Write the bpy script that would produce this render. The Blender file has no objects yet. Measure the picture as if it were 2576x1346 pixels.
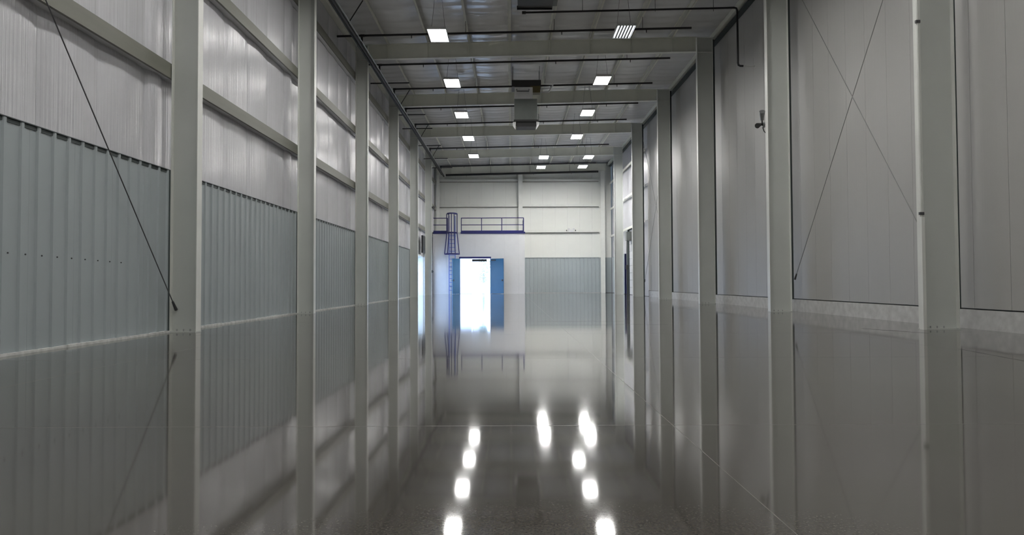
import bpy, math, random
from mathutils import Vector, Matrix
random.seed(7)
C = bpy.context.scene.collection
S = bpy.context.scene

# ------------------------------------------------------------------ camera, world, exposure
H = 0.87                                  # lens height above the floor
cd = bpy.data.cameras.new('camera'); cam = bpy.data.objects.new('camera', cd); C.objects.link(cam)
cd.sensor_width = 36; cd.lens = 25.0
cd.shift_x = 3/2576; cd.shift_y = -12/2576
cd.clip_start = 0.05; cd.clip_end = 400
cam.matrix_world = Matrix.Translation((0, 0, H)) @ (Matrix.Rotation(math.radians(90)+0.028, 4, 'X') @ Matrix.Rotation(-0.004, 4, 'Z'))
S.camera = cam
S.view_settings.view_transform = 'Standard'; S.view_settings.look = 'None'
S.view_settings.gamma = 1; S.view_settings.use_curve_mapping = False
S.view_settings.exposure = 0.75
w = bpy.data.worlds.new('world'); S.world = w; w.use_nodes = True
bg = w.node_tree.nodes['Background']; bg.inputs[0].default_value = (0.50, 0.68, 1.0, 1); bg.inputs[1].default_value = 5.5
LAMP = 34.0

def portal(name, loc, rot, sx, sy):
    l = bpy.data.lights.new(name, 'AREA'); l.shape = 'RECTANGLE'; l.size = sx; l.size_y = sy
    l.cycles.is_portal = True
    o = bpy.data.objects.new(name, l); C.objects.link(o); o.location = loc; o.rotation_euler = rot
portal('door_portal', (-2.8, 56.35, 1.42), (math.radians(-90), 0, 0), 2.4, 2.8)
portal('side_portal', (-6.75, 53.8, 1.5), (0, math.radians(-90), 0), 3.0, 3.5)
portal('rollup_portal', (-6.75, 47.6, 1.35), (0, math.radians(-90), 0), 2.7, 4.6)

# ------------------------------------------------------------------ dimensions
BAY = 7.62; D0 = 12.9
def frame_y(k): return D0 + BAY*k
XL, XLO = -5.66, -6.14                    # left columns, room face and wall side
XR, XRO = 7.44, 8.07                      # right columns
XWL, XWR = -6.37, 8.40                    # wall skins
YB, YF = -8.0, 58.95                      # back and far end
SL = 0.02                                 # roof slope
def rb(x): return H + 9.02 + SL*x         # rafter underside
def rt(x): return rb(x) + 0.60            # rafter top = purlin underside
def roof(x): return rt(x) + 0.21

# ------------------------------------------------------------------ materials
def mat(name, col, rough=0.5, metal=0.0, var=0.04, scale=3.0, bump=0.0, bscale=(1,1,1), bdist=0.01, spec=0.5, coat=0, ior=1.5, stretch=(1,1,1)):
    m = bpy.data.materials.new(name); m.use_nodes = True; nt = m.node_tree; N = nt.nodes; L = nt.links
    b = N['Principled BSDF']; b.inputs['Roughness'].default_value = rough; b.inputs['Metallic'].default_value = metal
    b.inputs['IOR'].default_value = ior; b.inputs['Coat Weight'].default_value = coat
    b.inputs['Specular IOR Level'].default_value = spec
    g = N.new('ShaderNodeNewGeometry')
    mp = N.new('ShaderNodeMapping'); mp.inputs['Scale'].default_value = stretch; L.new(g.outputs['Position'], mp.inputs[0])
    n = N.new('ShaderNodeTexNoise'); n.inputs['Scale'].default_value = scale; n.inputs['Detail'].default_value = 5
    L.new(mp.outputs[0], n.inputs['Vector'])
    r = N.new('ShaderNodeValToRGB'); L.new(n.outputs['Fac'], r.inputs[0])
    r.color_ramp.elements[0].position = 0.3; r.color_ramp.elements[1].position = 0.7
    r.color_ramp.elements[0].color = (*[c*(1-var) for c in col], 1); r.color_ramp.elements[1].color = (*[min(1,c*(1+var)) for c in col], 1)
    L.new(r.outputs[0], b.inputs['Base Color'])
    if bump:
        m2 = N.new('ShaderNodeMapping'); m2.inputs['Scale'].default_value = bscale; L.new(g.outputs['Position'], m2.inputs[0])
        n2 = N.new('ShaderNodeTexNoise'); n2.inputs['Scale'].default_value = 1; n2.inputs['Detail'].default_value = 3
        L.new(m2.outputs[0], n2.inputs['Vector'])
        bp = N.new('ShaderNodeBump'); bp.inputs['Strength'].default_value = bump; bp.inputs['Distance'].default_value = bdist
        L.new(n2.outputs['Fac'], bp.inputs['Height']); L.new(bp.outputs[0], b.inputs['Normal'])
    return m
def emis(name, col, s):
    m = bpy.data.materials.new(name); m.use_nodes = True; nt = m.node_tree
    b = nt.nodes['Principled BSDF']; b.inputs['Base Color'].default_value = (.8,.8,.8,1)
    b.inputs['Emission Color'].default_value = (*col,1); b.inputs['Emission Strength'].default_value = s
    return m
M = {}
M['column'] = mat('column_paint', (.60,.62,.59), .42, var=.03, scale=1.2)
M['flange'] = mat('lit_flange_paint', (.76,.77,.73), .38, var=.03)  # lighter than the column paint: grazing lamplight put into the colour
M['beam'] = mat('beam_paint', (.78,.79,.71), .45, var=.04, scale=1.5)
M['girt'] = mat('girt_paint', (.19,.19,.16), .5, var=.06, scale=2, stretch=(1,.3,4))
M['facing'] = mat('facing_fold', (.75,.75,.76), .4)
M['purlin'] = mat('purlin_paint', (.74,.74,.67), .45)
M['wainscot'] = mat('wainscot_paint', (.39,.435,.45), .5, var=.03, scale=.6)
M['vinyl'] = mat('vinyl_facing', (.62,.62,.65), .22, var=.02, bump=.7, bscale=(3,20,.10), bdist=.022)
M['roofvinyl'] = mat('roof_facing', (.70,.70,.71), .20, var=.05, scale=1.5, bump=.4, bscale=(.7,3,1), bdist=.04)
M['panel'] = mat('wall_panel_paint', (.46,.455,.44), .45, var=.02, scale=.5, bump=.25, bscale=(2,16,.12), bdist=.010)
M['farpanel'] = mat('far_panel_paint', (.80,.81,.77), .38, var=.02, scale=.5)
M['backing'] = mat('wall_backing', (.22,.22,.21), .7)
M['curb'] = mat('curb_concrete', (.60,.60,.59), .75, var=.12, scale=6, bump=.4, bscale=(8,8,8))
M['caulk'] = mat('base_sealant', (.62,.63,.61), .8, var=.2, scale=9, bump=.6, bscale=(20,20,20))
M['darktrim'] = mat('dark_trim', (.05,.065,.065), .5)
M['black'] = mat('black_pipe', (.012,.012,.014), .4)
M['main'] = mat('main_pipe', (.014,.014,.015), .5, metal=0)
M['rod'] = mat('rod_steel', (.10,.10,.105), .4, metal=.4)
M['steel'] = mat('galvanised', (.42,.43,.43), .35, metal=.6, var=.1, scale=8)
M['duct'] = mat('duct_steel', (.16,.175,.165), .5, metal=.0, var=.08)
M['bluedark'] = mat('navy_paint', (.01,.012,.11), .35)
M['bluedoor'] = mat('blue_door_paint', (.008,.11,.25), .35)
M['white'] = mat('white_paint', (.75,.75,.76), .4)
M['room'] = mat('room_panel', (.58,.58,.585), .42, var=.02)
M['dark'] = mat('dark_metal', (.035,.035,.035), .5)
M['brass'] = mat('olive_panel', (.12,.10,.04), .5)
M['housing'] = mat('lamp_housing', (.6,.6,.6), .4)
M['lens'] = emis('lamp_lens', (1.0,.985,.955), LAMP)
M['tube'] = emis('lamp_tube', (.9,.95,1.0), 3.0)
M['lens_new'] = emis('bright_lamp_lens', (1.0,.99,.965), LAMP*2.4)
M['ground'] = mat('outside_ground', (.7,.7,.68), .9)
M['leaf'] = mat('leaves', (.35,.5,.4), .8)
M['bark'] = mat('bark', (.3,.25,.2), .9)
M['brown'] = mat('dark_glass', (.02,.02,.02), .2)

# polished concrete floor
def floor_mat():
    m = bpy.data.materials.new('polished_concrete'); m.use_nodes = True; nt = m.node_tree; N = nt.nodes; L = nt.links
    b = N['Principled BSDF']; b.inputs['IOR'].default_value = 1.45
    b.inputs['Coat Weight'].default_value = .05; b.inputs['Coat IOR'].default_value = 1.45; b.inputs['Coat Roughness'].default_value = .2
    g = N.new('ShaderNodeNewGeometry')
    n1 = N.new('ShaderNodeTexNoise'); n1.inputs['Scale'].default_value = .35; n1.inputs['Detail'].default_value = 6; L.new(g.outputs['Position'], n1.inputs['Vector'])
    n2 = N.new('ShaderNodeTexNoise'); n2.inputs['Scale'].default_value = 90; n2.inputs['Detail'].default_value = 4; L.new(g.outputs['Position'], n2.inputs['Vector'])
    r1 = N.new('ShaderNodeValToRGB'); L.new(n1.outputs['Fac'], r1.inputs[0])
    r1.color_ramp.elements[0].position=.3; r1.color_ramp.elements[1].position=.7
    r1.color_ramp.elements[0].color=(.070,.064,.056,1); r1.color_ramp.elements[1].color=(.098,.091,.081,1)
    r2 = N.new('ShaderNodeValToRGB'); L.new(n2.outputs['Fac'], r2.inputs[0])
    r2.color_ramp.elements[0].position=.35; r2.color_ramp.elements[1].position=.65
    r2.color_ramp.elements[0].color=(.78,.78,.78,1); r2.color_ramp.elements[1].color=(1.2,1.2,1.2,1)
    mx = N.new('ShaderNodeMix'); mx.data_type='RGBA'; mx.blend_type='MULTIPLY'; mx.inputs[0].default_value=1
    L.new(r1.outputs[0], mx.inputs[6]); L.new(r2.outputs[0], mx.inputs[7]); L.new(mx.outputs[2], b.inputs['Base Color'])
    rr = N.new('ShaderNodeMapRange'); rr.inputs['To Min'].default_value=.045; rr.inputs['To Max'].default_value=.066
    L.new(n1.outputs['Fac'], rr.inputs['Value']); L.new(rr.outputs[0], b.inputs['Roughness'])
    mp = N.new('ShaderNodeMapping'); mp.inputs['Scale'].default_value=(.5,1.1,1); L.new(g.outputs['Position'], mp.inputs[0])
    n3 = N.new('ShaderNodeTexNoise'); n3.inputs['Scale'].default_value=1.0; n3.inputs['Detail'].default_value=2; L.new(mp.outputs[0], n3.inputs['Vector'])
    bp = N.new('ShaderNodeBump'); bp.inputs['Strength'].default_value=.05; bp.inputs['Distance'].default_value=.01
    L.new(n3.outputs['Fac'], bp.inputs['Height']); L.new(bp.outputs[0], b.inputs['Normal']); L.new(bp.outputs[0], b.inputs['Coat Normal'])
    return m
M['floor'] = floor_mat()
M['joint'] = mat('joint_filler', (.17,.165,.15), .3)

# ------------------------------------------------------------------ mesh helpers (coordinates are world metres)
class MB:
    def __init__(s): s.v=[]; s.f=[]; s.sm=[]
    def add(s, vs, fs, smooth=False):
        b=len(s.v); s.v+= [tuple(v) for v in vs]; s.f+=[tuple(i+b for i in f) for f in fs]; s.sm+=[smooth]*len(fs); return s
    def box(s, x0,x1,y0,y1,z0,z1):
        return s.add([(x0,y0,z0),(x1,y0,z0),(x1,y1,z0),(x0,y1,z0),(x0,y0,z1),(x1,y0,z1),(x1,y1,z1),(x0,y1,z1)],
          [(0,3,2,1),(4,5,6,7),(0,1,5,4),(1,2,6,5),(2,3,7,6),(3,0,4,7)])
    def slab(s, x0,x1,y0,y1,zf0,zf1):     # box whose bottom/top follow functions of x
        return s.add([(x0,y0,zf0(x0)),(x1,y0,zf0(x1)),(x1,y1,zf0(x1)),(x0,y1,zf0(x0)),(x0,y0,zf1(x0)),(x1,y0,zf1(x1)),(x1,y1,zf1(x1)),(x0,y1,zf1(x0))],
          [(0,3,2,1),(4,5,6,7),(0,1,5,4),(1,2,6,5),(2,3,7,6),(3,0,4,7)])
    def tube(s, pts, r, n=8, cap=True):
        pts=[Vector(p) for p in pts]; rings=[]; up=None
        for i,p in enumerate(pts):
            d=(pts[min(i+1,len(pts)-1)]-pts[max(i-1,0)]).normalized()
            if up is None: up = Vector((0,0,1)) if abs(d.z)<.9 else Vector((1,0,0))
            a=d.cross(up).normalized(); b=a.cross(d).normalized(); up=b
            rr = r[i] if isinstance(r,(list,tuple)) else r
            rings.append([p+(a*math.cos(t)+b*math.sin(t))*rr for t in [2*math.pi*k/n for k in range(n)]])
        vs=[v for R in rings for v in R]; fs=[]
        for i in range(len(rings)-1):
            for k in range(n): fs.append((i*n+k, i*n+(k+1)%n, (i+1)*n+(k+1)%n, (i+1)*n+k))
        s.add(vs,fs,True)
        if cap:
            s.add(rings[0],[tuple(range(n))]); s.add(rings[-1],[tuple(reversed(range(n)))])
        return s
    def build(s, name, m, parent=None, label=None, origin=None):
        off = Vector(origin) if origin is not None else (WL.get(parent.name, Vector((0,0,0))) if parent else Vector((0,0,0)))
        me=bpy.data.meshes.new(name); me.from_pydata([Vector(v)-off for v in s.v],[],s.f)
        me.polygons.foreach_set('use_smooth', s.sm); me.materials.append(m); me.update()
        import bmesh
        bm=bmesh.new(); bm.from_mesh(me); bmesh.ops.recalc_face_normals(bm, faces=bm.faces); bm.to_mesh(me); bm.free()
        o=bpy.data.objects.new(name,me); C.objects.link(o)
        WL[o.name]=off.copy()
        if parent: o.parent=parent; o.location = off - WL.get(parent.name, Vector((0,0,0)))
        else: o.location=off
        if label: o['label']=label
        return o
WL={}
def thing(name, loc, label, cat, group=None):
    o=bpy.data.objects.new(name,None); C.objects.link(o); o.location=loc; o.empty_display_size=.2
    WL[o.name]=Vector(loc); o['label']=label; o['category']=cat
    if group: o['group']=group
    return o
def struct(name, mb, m, **k):
    o=mb.build(name,m,**k); o['kind']='structure'; return o
def emptystruct(name, loc=(0,0,0)):
    o=bpy.data.objects.new(name,None); C.objects.link(o); o.location=loc; WL[o.name]=Vector(loc); o['kind']='structure'; return o
def copytree(o, parent=None):
    c=o.copy(); C.objects.link(c)
    if parent: c.parent=parent; c.matrix_parent_inverse=o.matrix_parent_inverse
    for ch in list(o.children): copytree(ch,c)
    return c
def place_part(src, parent, loc):
    c=src.copy(); C.objects.link(c); c.parent=parent; c.location=loc; return c

# ------------------------------------------------------------------ floor
fl = struct('floor', MB().box(-7.0,9.2,YB-.3,YF+.4,-.3,0), M['floor'])
jm=MB()
for y in (4.35, 8.2, 12.05, 15.9, 23.6, 31.3, 39, 46.7, 54.4): jm.box(XLO,XR+.7,y-.003,y+.003,-.01,.0003)
for x in (0.98,-4.3,5.6): jm.box(x-.002,x+.002,-3,YF-2.95,-.01,.0004)
jm.build('control_joint', M['joint'], fl)
cr=MB()
def crack(pts,wd):
    vs=[];fs=[]
    for i,(x,y) in enumerate(pts):
        ww=wd*(.4+.6*math.sin(math.pi*(i+.5)/len(pts)))
        vs+=[(x,y-ww,.0005),(x,y+ww,.0005),(x,y-ww,-.004),(x,y+ww,-.004)]
    for i in range(len(pts)-1):
        a=4*i; fs+=[(a,a+4,a+5,a+1),(a+2,a+3,a+7,a+6),(a,a+2,a+6,a+4),(a+1,a+5,a+7,a+3)]
    cr.add(vs,fs)
crack([(6.45+.07*i, 13.1-.17*i+.05*math.sin(i*1.7)) for i in range(8)],.07)
crack([(5.72-.02*i, 9.1-.16*i+.05*math.sin(i*2.1)) for i in range(11)],.09)
crack([(.4+.35*i, 14.6+.05*math.sin(i*1.3)) for i in range(9)],.012)
crack([(.6+.3*i, 15.9+.08*math.sin(i*1.9)) for i in range(8)],.012)
cr.build('floor_crack', M['dark'], fl)

# ------------------------------------------------------------------ left wall
wl = struct('wall_left', MB().box(-6.85,-6.55,YB,45.25,0,roof(-6.4)+.2).box(-6.85,-6.55,50.0,51.95,0,roof(-6.4)+.2).box(-6.85,-6.55,55.6,YF,0,roof(-6.4)+.2).box(-6.85,-6.55,51.95,55.6,3.0,roof(-6.4)+.2).box(-6.85,-6.55,45.25,50.0,2.72,roof(-6.4)+.2), M['backing'])
# corrugated wainscot sheets, one object each, ribs every 305 mm
def sheet_mesh(width, z0, z1, x_flat, depth=.027, n=3):
    p=[]
    pitch=width/n
    for k in range(n):
        c=(k+.5)*pitch
        p+=[(c-.042,0),(c-.022,depth),(c+.022,depth),(c+.042,0)]
    p=[(.0015,0)]+p+[(width-.0015,0)]
    vs=[];fs=[]
    for (y,d) in p: vs+=[(x_flat+d,y,z0),(x_flat+d,y,z1)]
    for i in range(len(p)-1): fs.append((2*i,2*i+2,2*i+3,2*i+1))
    b=len(vs); vs+=[(x_flat-.02,p[0][0],z0),(x_flat-.02,p[-1][0],z0),(x_flat-.02,p[-1][0],z1),(x_flat-.02,p[0][0],z1)]
    fs+=[(b,b+3,b+2,b+1),(0,1,b+3,b),(2*len(p)-2,b+1,b+2,2*len(p)-1)]
    fs+=[tuple([b]+[b+1]+[2*i for i in reversed(range(len(p)))]), tuple([b+3]+[2*i+1 for i in range(len(p))]+[b+2])]
    return MB().add(vs,fs)
WT=2.92
proto=None; y=frame_y(-1)-3.05*1.0
SW=.9525                                   # eight sheets a bay
y=frame_y(-2)+BAY/2
def wain_left(y):
    global proto
    if proto is None:
        proto=sheet_mesh(SW,.03,WT,-6.178).build('corrugated_sheet',M['wainscot'],wl,origin=(0,0,0)); proto.location=(0,y,0)
    else: place_part(proto,wl,(0,y,0))
for k in range(-1,6):
    for j in range(8):
        yy=frame_y(k)+j*SW
        if k==4 and yy+SW>45.2 and yy<50.2: continue
        if k==5 and j>0: continue
        wain_left(yy)
for j in range(4): wain_left(frame_y(-1)-SW*(j+1))
# trims on the wainscot
top=MB()
for a,b_ in ((-2,frame_y(4)+1.9),(50.4,51.9)): top.box(-6.2,-6.145,a,b_,WT,WT+.012).box(-6.178,-6.166,a,b_,WT-.05,WT-.001)  # cap, and below it a dark strip painting the shade of its lip
t=struct('cap_trim_and_lip_shade', top, M['darktrim'])
bs=MB()
for a,b_ in ((-2,45.1),(50.4,51.9)):
    yy=a
    while yy<b_:
        e=min(yy+random.uniform(.25,.7),b_); d=random.uniform(.0,.012); bs.box(-6.2,-6.13+d,yy,e,0,.028+d*.9); yy=e
struct('baseboard_left', bs, M['caulk'])
jt=MB()
for k in range(0,6): jt.box(-6.176,-6.138,frame_y(k)-.135,frame_y(k)-.108,.03,WT)
struct('trim_2', jt, M['darktrim'])
sc=MB()
for i in range(9): sc.tube([(-6.178,8.72+.3175*i,1.26-.006*i),(-6.168,8.72+.3175*i,1.26-.006*i)],.011,6)
sc.build('screw_row',M['dark'],wl)
# girts
def girt(mb,y0,y1,z,xin,sgn=1,hh=.27,dd=.22):
    xo=xin-sgn*dd
    a,b_=sorted((xin,xin-sgn*.012)); mb.box(a,b_,y0,y1,z,z+hh)            # room-side flange
    
    a,b_=sorted((xin-sgn*.012,xin-sgn*.05)); mb.box(a,b_,y0,y1,z,z+.01)     # lip
    mb.box(a,b_,y0,y1,z+hh-.01,z+hh)
GZ=[4.60,6.84,8.98]
for k in range(-1,6):
    for z in GZ:
        g=MB(); girt(g,frame_y(k)+.004,frame_y(k)+BAY-.004,z,-6.152); g.build('girt',M['girt'],wl); MB().box(-6.40,-6.205,frame_y(k)+.004,frame_y(k)+BAY-.004,z+.02,z+.05).build('facing_fold',M['facing'],wl)
# vinyl faced insulation, a strip between each pair of girts
rows=[(2.7,4.70),(4.72,6.94),(6.96,9.08),(9.10,10.42)]
IWS=[1.4]*5+[.62]; IW=BAY/6
protos=[]
for (z0,z1,WI,BU) in [(a,b_,1.4,.035) for a,b_ in rows]+[(a,b_,.62,.075) for a,b_ in rows]:
    mb=MB(); n=10; vs=[];fs=[]
    for i in range(n+1):
        yy=.002+(WI-.004)*i/n; bul=BU*math.sin(math.pi*i/n)**.6
        vs+=[(XWL+bul-.035,yy,z0),(XWL+bul,yy,z0+.12),(XWL+bul,yy,z1-.12),(XWL+bul-.035,yy,z1),(XWL-.16,yy,z1),(XWL-.16,yy,z0)]
    for i in range(n):
        for q in range(6): fs.append((6*i+q,6*(i+1)+q,6*(i+1)+(q+1)%6,6*i+(q+1)%6))
    fs+=[tuple(range(6)),tuple(6*n+q for q in reversed(range(6)))]
    mb.add(vs,fs,False); protos.append(mb)
pobj=[None]*8
for k in range(-1,6):
    for j in range(6):
        for r in range(4):
            yy=frame_y(k)+j*1.4; q=r+(4 if j==5 else 0)
            if pobj[q] is None:
                pobj[q]=protos[q].build('insulation_strip',M['vinyl'],wl,origin=(0,0,0)); pobj[q].location=(0,yy,0)
            else: place_part(pobj[q],wl,(0,yy,0))
# eave member under the roof
ev=MB(); ev.box(-6.36,-6.16,YB,YF,rt(-6.2)-.02,rt(-6.2)+.2); ev.build('eave_strut',M['beam'],wl)

# ------------------------------------------------------------------ right wall
wr = struct('wall_right', MB().box(8.50,8.8,YB,YF,0,roof(8.4)+.3), M['backing'])
PW=BAY/8
pp=MB().box(8.40,8.49,.004,PW-.004,.37,roof(8.4)-.02).build('wall_panel',M['panel'],wr,origin=(0,0,0)); pp.location=(0,D0-BAY,0)
for k in range(-1,4):
    for j in range(8):
        if k==-1 and j==0: continue
        place_part(pp,wr,(0,frame_y(k)+j*PW,0))
for j in range(6): place_part(pp,wr,(0,frame_y(-1)-PW*(j+1),0))
struct('baseboard_right', MB().box(8.37,8.5,YB,frame_y(4)-.3,0,.345), M['curb'])
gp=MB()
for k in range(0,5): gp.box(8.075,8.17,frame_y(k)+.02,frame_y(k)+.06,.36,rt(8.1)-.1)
struct('column_gap_shade', gp, M['darktrim'])  # dark strips stand for the shade in the gap behind each right column
es=MB(); es.box(8.12,8.39,YB,YF,rt(8.1)-.02,rt(8.1)+.2); es.box(8.08,8.12,YB,YF,rt(8.1)-.06,rt(8.1)+.06)
es.build('eave_strut',M['beam'],wr)
MB().box(8.20,8.385,YB,YF,rt(8.1)-.16,rt(8.1)-.09).build('eave_shadow',M['darktrim'],wr)  # dark strip painted in as the shadow under the eave strut
# far right bays have open girts and insulation like the left wall
far_in=MB()
rp=None
for k in (4,5):
    for j in range(6):
        for (z0,z1) in ((2.95 if k==5 else 0.02,4.68),(4.70,6.93),(6.95,9.1),(9.12,roof(8.4)-.05)):
            yy=frame_y(k)+j*IW
            if k==4 and z0<1: 
                if yy+IW>44.8 and yy<50.1: continue
            MB().box(8.40,8.48,yy+.003,min(yy+IW-.003,YF-.02),z0,z1-.01).build('insulation_strip',M['vinyl'],wr)
for k in (4,5):
    for z in GZ:
        g=MB(); girt(g,frame_y(k)+.01,frame_y(k)+BAY-.02,z-.05,8.20,-1,hh=.16,dd=.19); g.build('girt',M['purlin'],wr)
wp=sheet_mesh(SW,.03,WT,0)
wp.v=[(8.36-x,y,z) for x,y,z in wp.v]; wp=wp.build('corrugated_sheet',M['wainscot'],wr,origin=(0,0,0)); wp.location=(0,frame_y(5)+.01,0)
for j in range(1,8): place_part(wp,wr,(0,frame_y(5)+.01+j*SW*.985,0))

# ------------------------------------------------------------------ far wall
wf = struct('wall_far', MB().box(-6.85,-4.3,YF+.12,YF+.4,0,11.2).box(-1.3,8.8,YF+.12,YF+.4,0,11.2).box(-4.3,-1.3,YF+.12,YF+.4,3.0,11.2), M['backing'])
x=-6.5
fp=None
while x<8.3:
    x1=min(x+1.02,8.35)
    z0=4.9 if x1<1.1 else 2.9
    MB().box(x+.003,x1-.003,YF,YF+.11,z0,roof(x)-.08).build('wall_panel',M['farpanel'],wf)
    x=x1
x=1.15
ws=sheet_mesh(SW,.03,WT,0)
ws.v=[(y,YF-.02-x_,z) for x_,y,z in ws.v]
ws=ws.build('corrugated_sheet',M['wainscot'],wf,origin=(0,0,0)); ws.location=(1.13,0,0)
for j in range(1,7): place_part(ws,wf,(1.13+SW*j,0,0))
MB().box(7.75,8.34,YF-.045,YF+.1,.03,WT).build('corrugated_sheet',M['wainscot'],wf)
for z,xa in ((9.25,-6.3),(7.16,-6.3),(5.02,1.15)):
    for (a,b_) in ((xa,.62),(.98,7.3)):
        if b_<a: continue
        if z<6 and a<.98: continue
        g=MB().box(a,b_,YF-.235,YF-.22,z,z+.2).build('girt',M['flange'],wf); MB().box(a,b_,YF-.219,YF-.02,z-.03,z+.02).build('girt_shade_web',M['girt'],wf)  # web coloured dark to draw the shadow line under each girt
struct('trim_3', MB().box(1.15,7.3,YF-.08,YF-.03,WT,WT+.02), M['wainscot'])

# ------------------------------------------------------------------ back wall (behind the camera)
struct('wall_back', MB().box(-6.85,8.8,YB-.3,YB,0,11.2), M['panel'])

# ------------------------------------------------------------------ ceiling
ce = struct('ceiling', MB().slab(-6.85,8.8,YB-.3,YF+.4,lambda x:roof(x)+.06,lambda x:roof(x)+.2), M['backing'])
PX=[-0.03+1.62*k for k in range(-3,6)]
for x in PX:
    if x>8.0: continue
    g=MB()
    zf=rt(x)
    g.box(x-.004,x+.004,YB,YF-.02,zf,zf+.205); g.box(x-.004,x+.07,YB,YF-.02,zf,zf+.006); g.box(x+.066,x+.07,YB,YF-.02,zf,zf+.022)
    g.box(x-.07,x+.004,YB,YF-.02,zf+.20,zf+.206)
    g.build('purlin',M['purlin'],ce)
xs=[-6.5]+[x for x in PX if x<8]+[8.38]
for a,b_ in zip(xs[:-1],xs[1:]):
    nx=5; ny=int((YF-2)/.12); vs=[];fs=[]
    ph=random.uniform(0,6)
    for j in range(ny+1):
        yy=2+(YF-2-.03)*j/ny
        for i in range(nx+1):
            u=i/nx; xx=a+.005+(b_-a-.01)*u
            sag=.05*math.sin(math.pi*u)
            wv=.013*math.sin(math.pi*u)*(math.sin(yy*10.3+ph)+.7*math.sin(yy*6.1+2*ph+xx))
            vs.append((xx,yy,roof(xx)-.005-sag+wv))
    n=len(vs)
    for j in range(ny):
        for i in range(nx):
            q=j*(nx+1)+i; fs.append((q,q+1,q+nx+2,q+nx+1))
    MB().add(vs,fs,True).build('insulation_strip',M['roofvinyl'],ce)
rearc=MB().slab(-6.5,8.38,YB,2,lambda x:roof(x)-.02,lambda x:roof(x)+.02); rearc.build('insulation_strip',M['roofvinyl'],ce)

# ------------------------------------------------------------------ steel columns
def column(side, k, label):
    y=frame_y(k)
    xi,xo=(XL,XLO) if side<0 else (XR,XRO)
    s=-1 if side<0 else 1
    t=thing('steel_column',((xi+xo)/2,y,0),label,'column','steel wall columns')
    ztop=rt(xi)-.01
    a,b_=sorted((xi,xi+s*.014)); MB().box(a,b_,y-.1,y+.1,.02,ztop).build('inner_flange',M['flange'],t)
    a,b_=sorted((xo,xo-s*.012)); MB().box(a,b_,y-.1,y+.1,.02,ztop).build('outer_flange',M['flange'],t)
    a,b_=sorted((xi+s*.014,xo-s*.012)); w_=MB().box(a,b_,y-.006,y+.006,.02,ztop).build('web',M['column'],t)
    a,b_=sorted((xi-s*.0,xo)); MB().box(a,b_,y-.12,y+.12,0,.02).build('base_plate',M['column'],t)
    for q in range(3):
        xx=xi+s*(.12+.12*q)
        MB().tube([(xx,y-.06,.02),(xx,y-.06,.06)],.013,6).build('anchor_bolt',M['steel'],t)
    for z in (rb(xi)-.01,rt(xi)-.02):
        a,b_=sorted((xi+s*.014,xo-s*.012)); MB().box(a,b_,y-.09,y-.006,z-.012,z).build('stiffener',M['flange'],t)
    return t
order=['nearest','second','third','fourth','fifth','sixth','last']
for k in range(6):
    column(-1,k, f'{order[k]} grey steel column from the camera along the left wall' + (', brace rod at its foot' if k==0 else ''))
    column(1,k, f'{order[k]} grey steel column from the camera along the right wall' + (', pipe guard on its front edge' if k==0 else ''))
def post(x,label,w_=.34,z0=0,y=58.55):
    t=thing('steel_post',(x,y,z0),label,'column','end wall posts')
    zt=rb(x)-.02
    MB().box(x-w_/2,x+w_/2,y-.12,y-.108,z0,zt).build('front_flange',M['flange'],t)
    MB().box(x-.006,x+.006,y-.108,y+.118,z0,zt).build('web',M['column'],t)
    MB().box(x-w_/2,x+w_/2,y+.118,y+.13,z0,zt).build('rear_flange',M['flange'],t)
post(.82,'pale steel post rising behind the blue railing in the middle of the far wall',z0=4.92)
post(7.6,'pale steel post in the right corner of the far wall')
post(-6.0,'pale steel post above the blue railing in the left corner of far wall',w_=.25,z0=4.92)

# ------------------------------------------------------------------ roof beams
def rafter(k,label):
    y=frame_y(k) if k<6 else 58.3
    t=thing('roof_beam',(.9,y,rb(.9)),label,'beam','roof beams')
    a,b_=XL+.016,XR-.016
    if k==6: a,b_=XL-.4,XR+.4
    MB().slab(a,b_,y-.005,y+.005,lambda x:rb(x)+.014,lambda x:rt(x)-.012).build('web',M['beam'],t)
    MB().slab(a,b_,y-.1,y+.1,lambda x:rb(x),lambda x:rb(x)+.014).build('bottom_flange',M['flange'],t)
    MB().slab(a,b_,y-.1,y+.1,lambda x:rt(x)-.012,lambda x:rt(x)-.001).build('top_flange',M['beam'],t)
    for x in PX[0:8]:
        if a+.1<x<b_-.1 and k>=2:
            MB().box(x-.005,x+.005,y-.09,y-.006,rb(x)+.016,rt(x)-.013).build('stiffener',M['beam'],t)
    for x in PX[1:8:2]:
        if a+.1<x<b_-.1 and k>=2 and k<6:
            MB().tube([(x,y+.06,rb(x)+.03),(x+.02,y+.75,rt(x)-.005)],.022,5).build('flange_brace',M['purlin'],t)
rn={0:'grey steel roof beam overhead, nearest to the camera',1:'grey steel roof beam overhead, second from the camera',
 2:'nearest roof beam in view, spanning above the third pair of columns',3:'roof beam behind the hanging air unit, above the fourth column pair',
 4:'roof beam just beyond the hanging air unit, above the fifth column pair',5:'roof beam above the sixth column pair, before the far wall',
 6:'dark roof beam lying against the top of the far wall'}
for k in range(7): rafter(k,rn[k])

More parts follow.
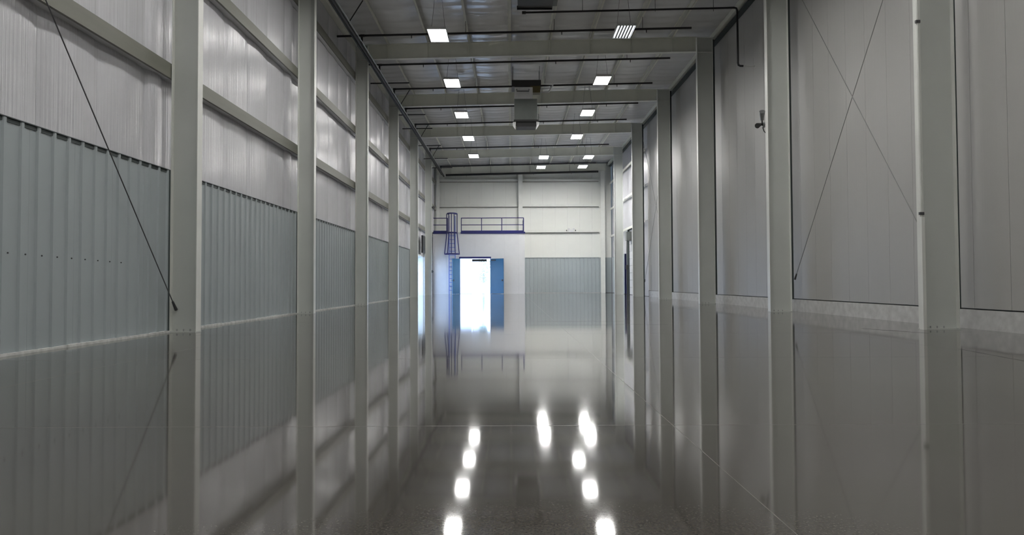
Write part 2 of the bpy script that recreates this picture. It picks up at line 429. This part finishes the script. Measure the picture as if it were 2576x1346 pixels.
# ------------------------------------------------------------------ brace rods
def rod(p0,p1,label,r=.011,mt='rod',group='brace rods'):
    t=thing('brace_rod',p0,label,'brace',group)
    MB().tube([p0,p1],r,6).build('rod',M[mt],t)
    d=(Vector(p1)-Vector(p0)).normalized()
    p=Vector(p0)
    MB().tube([p-d*.02,p+d*.18],[.03,.02],8).build('end_nut',M['rod'],t)
    q=Vector(p1); MB().tube([q-d*.18,q],[.02,.03],8).build('end_nut',M['rod'],t)
rod((-6.05,12.85,.42),(-6.05,5.35,8.9),'long dark brace rod slanting up left from foot of nearest left column',.010)
M['rodgrey']=mat('rod_grey',(.28,.28,.27),.45)
rod((8.15,20.4,.95),(8.15,13.1,9.75),'thin grey brace rod rising right beside second right column',.0095,'rodgrey')
rod((8.10,13.1,.75),(8.10,20.4,9.8),'thin grey brace rod rising left from nearest right column',.0095,'rodgrey')
rod((8.15,frame_y(4)-.1,.9),(8.15,frame_y(3)+.1,9.7),'faint far brace rod rising right between fourth and fifth right columns',.0095,'rodgrey')
rod((8.10,frame_y(3)+.1,.8),(8.10,frame_y(4)-.1,9.7),'faint far brace rod rising left between fourth and fifth right columns',.0095,'rodgrey')

# ------------------------------------------------------------------ pipe and guard on nearest right column
t=thing('conduit',(7.40,12.82,0),'white pipe and guard running up the front edge of nearest right column','pipe')
MB().box(7.385,7.436,12.74,12.86,.0,2.02).box(7.375,7.385,12.735,12.865,0,2.02).build('pipe_guard',M['flange'],t,'wide white guard below')
MB().tube([(7.405,12.80,2.02),(7.405,12.80,9.4)],.028,8).build('pipe',M['flange'],t)
for z in (2.06,5.55,8.6): MB().box(7.36,7.438,12.755,12.80,z,z+.05).build('clamp',M['rod'],t,'dark clamp')

# ------------------------------------------------------------------ lights
fix=None
def light(x,y,z,label,lit=True,group='rectangular ceiling lights',lens='lens'):
    t=thing('ceiling_light',(x,y,z),label,'light',group)
    hx,hy=.315,.62
    h=MB(); h.box(-hx,hx,-hy,hy,.035,.09); h.box(-hx,-hx+.012,-hy,hy,-.002,.035); h.box(hx-.012,hx,-hy,hy,-.002,.035)
    h.box(-hx,hx,-hy,-hy+.012,-.002,.035); h.box(-hx,hx,hy-.012,hy,-.002,.035)
    h.v=[(a+x,b_+y,c+z) for a,b_,c in h.v]; h.build('housing',M['housing'],t)
    if lit: MB().box(x-hx+.013,x+hx-.013,y-hy+.013,y+hy-.013,z,z+.03).build('lens',M[lens],t)
    else:
        for q in range(6):
            xx=x-.25+.1*q
            MB().tube([(xx,y-.57,z+.012),(xx,y+.57,z+.012)],.011,8).build('tube',M['tube'],t)
        for q in range(5):
            xx=x-.20+.1*q
            MB().box(xx-.018,xx+.018,y-.58,y+.58,z-.001,z+.03).build('reflector',M['dark'],t)
    zz=rt(x)
    for sx in (-1,1):
        MB().tube([(x+sx*.25,y,z+.09),(x+sx*.12,y,zz+.15)],.006,5).build('hanger',M['rod'],t)
LZ=H+8.42
ys=[24.0,29.8,35.5,41.3,47.1]
ln=['nearest light in view','second light from the top','third light','fourth light','farthest light']
for i,y in enumerate(ys): light(-2.44,y,LZ,f'{ln[i]} of the left ceiling row, glowing white')
for i,y in enumerate([23.9,29.7,35.4,41.2]):
    light(3.87,y,LZ+.06, 'ceiling light with bare striped tubes, nearest of the right row' if i==0 else f'{ln[i]} of the right ceiling row, glowing white', lit=(i!=0))
for (x,y,l) in ((5.32,48.2,'upper of two far ceiling lights beside the right wall'),(5.32,52.2,'lower far ceiling light beside right wall, above far wall'),
                (2.27,48.2,'upper of two far ceiling lights right of the middle post'),(2.27,52.4,'lower of two far ceiling lights right of the middle post')):
    light(x,y,LZ+.1,l,lens='lens_new')
for y in (18.3,12.5,6.7,.9,-4.9):
    light(-2.44,y,LZ,'left row ceiling light overhead, out of frame above')
    light(3.87,y,LZ,'right row ceiling light overhead, out of frame above')

# ------------------------------------------------------------------ sprinkler pipes
PZ=lambda x:H+9.17+SL*x
def branch(y,x0,x1,label,riser=True,zoff=0,prad=.042):
    t=thing('sprinkler_pipe',((x0+x1)/2,y,PZ(0)),label,'pipe','sprinkler branch pipes')
    MB().tube([(x0,y,PZ(x0)+zoff),(x1,y,PZ(x1)+zoff)],prad,8).build('pipe',M['black'],t)
    if riser:
        MB().tube([(-5.42,y,PZ(-5.42)+zoff),(-5.42,y,H+8.74)],.038,8).build('riser',M['black'],t)
        MB().tube([(-5.47,y,PZ(-5.42)+zoff),(-5.32,y,PZ(-5.42)+zoff)],.052,8).build('elbow',M['black'],t)
    for x in (-3.6,1.9,5.0):
        if x0<x<x1: MB().tube([(x,y,PZ(x)+zoff-.03),(x,y,PZ(x)+zoff-.14)],[.02,.014],6).build('sprinkler_head',M['dark'],t)
    for x in PX[2:8:2]:
        if x0<x<x1: MB().tube([(x+.03,y,PZ(x)+zoff),(x+.03,y,rt(x)+.003)],.009,5).build('hanger',M['dark'],t)
bl=['nearest full black pipe crossing under the roof, behind the first two lights','black pipe just below the nearest roof beam in view',
 'black pipe crossing behind the hanging air unit','black pipe just below the roof beam behind the air unit','black pipe crossing at the foot of the hanging air unit',
 None,'black pipe crossing before the last roof beam',None,'farthest black sprinkler pipe, in front of the far wall beam']
for i,y in enumerate([25.8,29.3,33.0,36.7,40.4,44.1,47.75,51.6,55.1]):
    if bl[i] is None: continue
    branch(y,-6.33 if i==0 else -5.42,6.65,bl[i])
branch(58.05,-5.3,7.2,'black pipe tight against the beam on the far wall',riser=False,zoff=-.24,prad=.085)
# main along the left eave
t=thing('sprinkler_main',(-5.42,40,H+8.64),'thick dark sprinkler main running along the top of the left wall','pipe')
MB().tube([(-5.42,14,H+8.66),(-5.42,57.5,H+8.66)],.065,10).build('main_pipe',M['main'],t)
MB().tube([(-5.27,14,H+8.60),(-5.27,57.5,H+8.60)],.02,8).build('conduit',M['steel'],t)
MB().tube([(-5.60,14,H+8.78),(-5.60,57.5,H+8.78)],.03,8).build('conduit',M['black'],t)
for y in (28.35,31,36.9,40.2,45.2,50,54):
    MB().tube([(-6.13,y,H+8.77),(-4.43,y,H+8.79)],.028,6).build('support_arm',M['black'],t)
for y in (20,23.6,34.7,42.5,49): MB().tube([(-5.42,y,H+8.7),(-4.95,y+.1,rt(-4.95)+.003)],.02,6).build('sway_brace',M['black'],t)
# right drop pipe
t=thing('drop_pipe',(7.8,24.2,H+7.4),'black pipe crossing the roof top right and dropping down the right wall','pipe')
MB().tube([(.5,24.2,H+9.28),(7.72,24.2,H+9.42),(7.79,24.2,H+9.40),(7.82,24.2,H+9.32),(7.82,24.2,H+7.5),(7.84,24.2,H+7.43),(7.9,24.2,H+7.4),(8.0,24.2,H+7.4)],.036,8).build('pipe',M['black'],t)
MB().tube([(.42,24.2,H+9.28),(.55,24.2,H+9.28)],.055,8).build('end_cap',M['dark'],t)
MB().tube([(8.0,24.2,H+7.4),(8.39,24.2,H+7.4)],.02,8).build('wall_fixing',M['flange'],t,'pale wall fixing')
for x in (2.5,5.0,7.0): MB().tube([(x,24.2,H+9.3),(x,24.2,rt(x)+.25)],.009,5).build('hanger',M['dark'],t)

# ------------------------------------------------------------------ hanging air units
t=thing('air_unit',(.72,32.2,H+7.1),'grey sheet metal duct unit hanging from the middle of the roof','air unit')
y0=31.9
def zb(py,D=31.9): return H+(711-py)*D/1788
MB().box(.08,1.40,y0+.05,y0+.95,zb(214),zb(197)).build('hood',M['dark'],t,'black hood')
MB().box(.20,1.02,y0-.04,y0+.5,zb(246),zb(217)).build('access_panel',M['white'],t,'white panel')
MB().box(.92,1.36,y0,y0+.4,zb(230),zb(213)).build('control_box',M['brass'],t,'olive brown box')
MB().box(.19,1.22,y0,y0+.85,zb(299),zb(246)).build('duct',M['duct'],t)
MB().box(.16,1.25,y0-.03,y0+.88,zb(304),zb(299)).build('duct_flange',M['dark'],t)
MB().box(.28,1.15,y0+.05,y0+.8,zb(316),zb(304)).build('outlet',M['dark'],t,'dark outlet grille')
for s_,xx in ((-1,.26),(1,1.17)):
    MB().add([(xx,y0,zb(304)),(xx+s_*.14,y0,zb(305)),(xx+s_*.02,y0,zb(315)),(xx,y0+.8,zb(304)),(xx+s_*.14,y0+.8,zb(305)),(xx+s_*.02,y0+.8,zb(315))],
      [(0,1,2),(3,5,4),(0,3,4,1),(1,4,5,2),(2,5,3,0)]).build('deflector',M['white'],t,'white side flap')
for xx in (.12,1.34):
    for yy in (y0+.15,y0+.85): MB().tube([(xx,yy,zb(199)),(xx,yy,rt(xx)+.2)],.01,5).build('hanger',M['dark'],t)
MB().tube([(.3,y0-.06,zb(222)),(.3,y0-.12,zb(228)),(.85,y0-.12,zb(228)),(.85,y0-.06,zb(222))],.018,6).build('handle',M['dark'],t)
MB().tube([(1.36,y0+.2,zb(226)),(1.75,y0+.2,zb(226)),(1.95,y0+.2,zb(208)),(1.55,y0+.2,zb(205))],.035,8).tube([(1.4,y0+.3,zb(216)),(1.9,y0+.3,zb(214))],.03,8).build('refrigerant_pipe',M['white'],t,'white pipework at the side')
t=thing('air_unit',(.85,21.1,H+8.4),'dark box unit cut off by top edge of the picture','air unit')
MB().box(.24,1.30,20.6,21.6,H+8.42,rt(.3)-.3).build('casing',M['dark'],t)
MB().box(1.305,1.44,20.7,21.5,H+8.44,rt(.3)-.35).build('side_panel',M['duct'],t)
MB().box(.22,1.30,21.605,21.66,H+8.38,H+8.5).build('drip_edge',M['black'],t)
for xx in (.4,1.2): MB().tube([(xx,21.1,rt(.3)-.3),(xx,21.1,rt(xx)+.2)],.01,5).build('hanger',M['dark'],t)

# ------------------------------------------------------------------ floodlight on the right
t=thing('floodlight',(7.6,21.4,5.7),'small twin head lamp on a bracket beyond second right column','lamp')
MB().box(7.60,7.68,21.3,21.42,5.52,5.66).build('junction_box',M['steel'],t)
MB().tube([(7.55,21.2,5.72),(7.48,20.98,5.92)],[.05,.085],10).build('lamp_head',M['steel'],t)
MB().tube([(7.50,21.2,5.58),(7.34,21.0,5.5)],[.045,.08],10).build('lamp_head',M['dark'],t,'darker lower lamp head')
MB().tube([(7.56,21.22,5.70),(7.57,21.25,5.62),(7.60,21.3,5.6)],.02,8).tube([(7.50,21.22,5.58),(7.60,21.3,5.58)],.02,8).build('bracket',M['dark'],t)
MB().tube([(7.62,21.35,5.53),(7.64,21.3,5.40),(7.68,21.2,5.30),(7.75,21.0,5.25),(7.78,20.54,5.25)],.014,6).build('cable',M['dark'],t)
MB().tube([(7.66,21.3,5.6),(7.66,20.535,5.6)],.025,6).build('bracket_arm',M['steel'],t)

# ------------------------------------------------------------------ mezzanine room at the far left
YM=56.0; ZT=4.88
rm=thing('office_room',(-2.5,57.4,0),'pale flat roofed room in far left corner with blue double doors','room')
panels=[(-6.15,-5.05,0,1),(-5.05,-4.06,0,1),(-4.06,-2.8,2.86,1),(-2.8,-1.56,2.86,1),(-1.56,-.5,0,1),(-.5,.6,0,1),(.6,1.10,0,1)]
for a,b_,z0,_ in panels: MB().box(a+.002,b_-.002,YM,YM+.12,z0+ (.01 if z0==0 else 0),ZT-.1).build('wall_panel',M['room'],rm)
MB().box(.99,1.10,YM+.125,YF-.06,.01,ZT-.1).build('side_wall',M['room'],rm)
MB().box(-6.13,1.12,YM-.02,YF-.05,ZT-.1,ZT).build('roof_deck',M['room'],rm)
MB().box(-6.13,-5.0,YM-.06,YM-.021,ZT-.14,ZT-.001).box(-3.95,1.14,YM-.06,YM-.021,ZT-.14,ZT-.001).build('edge_angle',M['bluedark'],rm,'navy edge strip')
struct('trim_4', MB().box(-6.12,1.1,YM-.02,YM-.001,0,.012).box(1.2,7.4,YF-.075,YF-.06,0,.02), M['caulk'])
# inner vestibule walls (bright room behind the doors)
MB().box(-4.2,-4.08,YM+.13,YF-.06,.01,ZT-.11).build('inner_wall',M['white'],rm)
MB().box(-1.5,-1.38,YM+.13,YF-.06,.01,ZT-.11).build('inner_wall',M['white'],rm)
# double doors
dr=emptystruct('door_1',(-2.81,YM,0))
f=MB().box(-4.05,-3.99,YM-.03,YM+.13,0,2.86).box(-1.63,-1.57,YM-.03,YM+.13,0,2.86).box(-4.07,-1.55,YM-.06,YM+.13,2.78,2.92)
f.build('door_frame',M['bluedark'],dr)
def leaf(hx,ang,name='door_leaf'):
    wdt=1.2; c,s_=math.cos(ang),math.sin(ang)
    def T(u,v,z): return (hx+u*c-v*s_, YM-.06+u*s_+v*c, z)
    def bx(mb,u0,u1,v0,v1,z0,z1):
        k=MB().box(u0,u1,v0,v1,z0,z1); mb.add([T(*p) for p in k.v],k.f)
    mb=MB(); bx(mb,.02,wdt,-.022,.022,.02,2.76); o=mb.build(name,M['bluedoor'],dr)
    k=MB(); bx(k,wdt-.14,wdt-.05,-.09,.09,1.0,1.12); k.build('handle',M['dark'],o)
    k=MB(); bx(k,.1,.5,-.08,-.03,2.6,2.68); k.build('closer',M['dark'],o)
leaf(-1.60,math.radians(-30))
leaf(-4.02,math.radians(180+66))
MB().box(-3.06,-1.9,YM+.2,YM+.32,2.55,2.74).build('holder_bar',M['dark'],dr)
MB().tube([(-3.0,YM+.36,2.76),(-3.0,YM+.36,ZT-.15)],.015,6).tube([(-2.1,YM+.36,2.76),(-2.1,YM+.36,ZT-.15)],.015,6).build('bar_hanger',M['dark'],dr)

# railing on the room's roof
t=thing('railing',(-2.5,YM+.05,ZT),'dark blue safety railing along the roof edge of the far room','railing')
RX0,RX1=-6.1,1.02
for x0,x1 in ((RX0,-4.98),(-3.9,RX1)):
    for z,r in ((ZT+1.10,.032),(ZT+.56,.028)): MB().tube([(x0,YM+.05,z),(x1,YM+.05,z)],r,8).build('rail',M['bluedark'],t)
    MB().box(x0,x1,YM+.03,YM+.05,ZT+.001,ZT+.11).build('toe_board',M['bluedark'],t)
for x in (-4.98,-3.9,-2.3,-.7,RX1): MB().tube([(x,YM+.05,ZT),(x,YM+.05,ZT+1.12)],.032,8).build('rail_post',M['bluedark'],t)
for z in (ZT+1.10,ZT+.56): MB().tube([(RX1,YM+.05,z),(RX1,YF-.3,z)],.022,8).build('rail',M['bluedark'],t)
MB().tube([(RX1,YF-.35,ZT),(RX1,YF-.35,ZT+1.12)],.024,8).build('rail_post',M['bluedark'],t)
MB().box(RX1-.01,RX1+.01,YM+.05,YF-.35,ZT+.001,ZT+.11).build('toe_board',M['bluedark'],t)

# ladder with cage
LX=-4.6; YLd=YM-.22
t=thing('caged_ladder',(LX,YLd,0),'dark blue caged ladder up the front of the far room','ladder')
M['bluepale']=mat('ladder_paint',(.12,.18,.5),.35)
for s_ in (-1,1): MB().box(LX+s_*.24-.03,LX+s_*.24+.03,YLd-.03,YLd+.03,0,ZT+1.25).build('side_rail',M['bluepale'],t)
for i in range(15): MB().tube([(LX-.23,YLd,.3+.305*i),(LX+.23,YLd,.3+.305*i)],.024,6).build('rung',M['bluepale'],t)
for z in (.6,2.1,3.4,4.5):
    for s_ in (-1,1): MB().box(LX+s_*.24-.03,LX+s_*.24+.03,YLd+.03,YM-.001,z,z+.05).build('standoff',M['dark'],t)
def hoop(z,rx,ry): return [(LX+rx*math.cos(a),YLd-.02+ry*(-1)*math.sin(a),z) for a in [math.pi*q/12 for q in range(13)]]
hz=[(3.12,.60,.75),(3.95,.50,.72),(4.78,.42,.70),(5.5,.42,.70),(6.28,.42,.70)]
for z,rx,ry in hz:
    if z in (3.95,5.5): continue
    p=hoop(z,rx,ry); mb=MB()
    for k in range(12):
        a,b_=Vector(p[k]),Vector(p[k+1]); mb.add([a+Vector((0,0,-.055)),b_+Vector((0,0,-.055)),b_+Vector((0,0,.055)),a+Vector((0,0,.055)),
            a*1+Vector((0,.012,-.04)),b_+Vector((0,.012,-.04)),b_+Vector((0,.012,.04)),a+Vector((0,.012,.04))],
            [(0,1,2,3),(7,6,5,4),(0,4,5,1),(2,6,7,3),(1,5,6,2),(3,7,4,0)])
    mb.box(LX-rx-.006,LX-.22,YLd-.025,YLd-.01,z-.04,z+.04); mb.box(LX+.22,LX+rx+.006,YLd-.025,YLd-.01,z-.04,z+.04)
    mb.build('cage_hoop',M['bluedark'],t)
for q in (1,4,6,8,11):
    pts=[]
    for z,rx,ry in hz: pts.append(hoop(z,rx,ry)[q])
    MB().tube(pts,.038,6).build('cage_strap',M['bluedark'],t)

# ------------------------------------------------------------------ roll-up doorway in the left wall
d2=emptystruct('door_2',(-6.5,47.6,0))
MB().box(-6.56,-6.16,45.22,45.32,0,2.76).box(-6.56,-6.16,49.93,50.03,0,2.76).box(-6.56,-6.16,45.22,50.03,2.70,2.80).build('door_frame',M['column'],d2)
MB().box(-6.14,-6.03,48.8,50.15,2.95,4.15).build('coil_housing',M['black'],d2,'black coil housing')
for y in (45.15,50.05): MB().box(-6.15,-6.05,y-.05,y+.03,0,3.0).build('guide_track',M['steel'],d2)

d4=emptystruct('door_4',(-6.4,53.8,0))
MB().box(-6.56,-6.16,51.96,52.06,0,3.1).box(-6.56,-6.16,55.5,55.6,0,3.1).box(-6.56,-6.16,51.96,55.6,3.0,3.1).build('door_frame',M['column'],d4)

# ------------------------------------------------------------------ right overhead door between the fifth and sixth columns
d3=emptystruct('door_3',(8.3,47.4,0))
for q in range(9): MB().box(8.34,8.40,45.0,49.9,.02+.5*q,.5*q+.505).build('door_slat',M['white'],d3)
MB().box(8.22,8.46,44.85,44.99,0,4.6).box(8.22,8.46,49.91,50.05,0,4.6).box(8.22,8.46,44.85,50.05,4.53,4.66).build('door_frame',M['darktrim'],d3)
t=thing('door_operator',(8.1,49.3,3.4),'grey box with black hose hanging on the far right overhead door','box')
MB().box(7.98,8.33,48.9,49.5,3.75,4.35).build('motor_box',M['duct'],t)
MB().tube([(8.02,49.0,3.75),(8.0,49.0,1.9)],.035,8).build('hose',M['rod'],t)
MB().box(7.93,8.1,48.85,49.1,1.75,2.05).build('switch_box',M['dark'],t)
MB().box(7.98,8.05,48.9,49.05,0,1.75).build('floor_post',M['dark'],t)
t=thing('door_guide',(8.2,57.4,0),'narrow dark blue upright strip by the right wall at far end','post')
MB().box(8.20,8.31,frame_y(5)+.15,frame_y(5)+.3,0,WT).build('strip',M['bluedark'],t)
MB().box(8.18,8.33,frame_y(5)+.13,frame_y(5)+.32,0,.03).build('foot_plate',M['darktrim'],t)

# small fittings on walls
t=thing('emergency_light',(4.98,YF-.3,5.1),'small twin head emergency light on the far wall girt','lamp')
MB().box(4.8,5.2,YF-.32,YF-.24,5.02,5.24).build('case',M['white'],t)
for x in (4.78,5.22): MB().tube([(x,YF-.30,5.3),(x,YF-.42,5.26)],[.06,.09],10).build('lamp_head',M['white'],t)
for x in (4.62,5.36): MB().tube([(x,YF-.27,5.18),(x,YF-.36,5.14)],.04,8).build('side_button',M['dark'],t)
t=thing('alarm_horn',(-5.7,50.8,6.3),'small dark horn high on the sixth left column','alarm')
MB().tube([(-5.645,50.95,6.3),(-5.5,50.85,6.26)],[.05,.12],10).build('horn',M['dark'],t)
MB().box(-5.658,-5.64,50.88,51.0,6.2,6.4).build('mounting_plate',M['steel'],t)
t=thing('switch_box',(-5.63,50.9,1.7),'small dark switch box on the sixth left column','box')
MB().box(-5.658,-5.56,50.85,51.0,1.6,1.78).build('case',M['dark'],t); MB().box(-5.56,-5.53,50.9,50.95,1.66,1.72).build('button',M['rod'],t)

# ------------------------------------------------------------------ outside
struct('ground', MB().box(-60,40,YF+.45,150,-.3,-.02).box(-60,-6.9,20,YF+.45,-.3,-.02), M['ground'])
t=thing('outside_wall',(-6.9,68,0),'bright white wall seen through the open blue doors','wall')
MB().box(-9,-3.65,66,66.3,-.02,6).build('wall_face',M['white'],t); MB().box(-9,-3.6,65.9,66.4,6,6.15).build('coping',M['white'],t)
t=thing('tree',(-3.3,85,0),'pale overexposed tree seen through the open blue doors','tree')
MB().tube([(-3.3,85,-.02),(-3.25,85,1.2),(-3.3,85,2.8)],[.16,.12,.05],8).build('trunk',M['bark'],t)
lf=MB()
for i in range(700):
    a=random.uniform(0,6.28); r=random.random()**.5*1.0; z=random.uniform(.9,5.4); k=1-abs(z-2.8)/3.2
    p=Vector((-3.3+r*math.cos(a)*k,85+r*math.sin(a)*k,z)); u=Vector((random.uniform(-1,1),random.uniform(-1,1),random.uniform(-1,1))).normalized()*.12
    v=u.cross(Vector((random.random(),random.random(),1))).normalized()*.08
    lf.add([p-u,p+v,p+u,p-v],[(0,1,2,3)])
o=lf.build('foliage',M['leaf'],t); o['kind']='stuff'
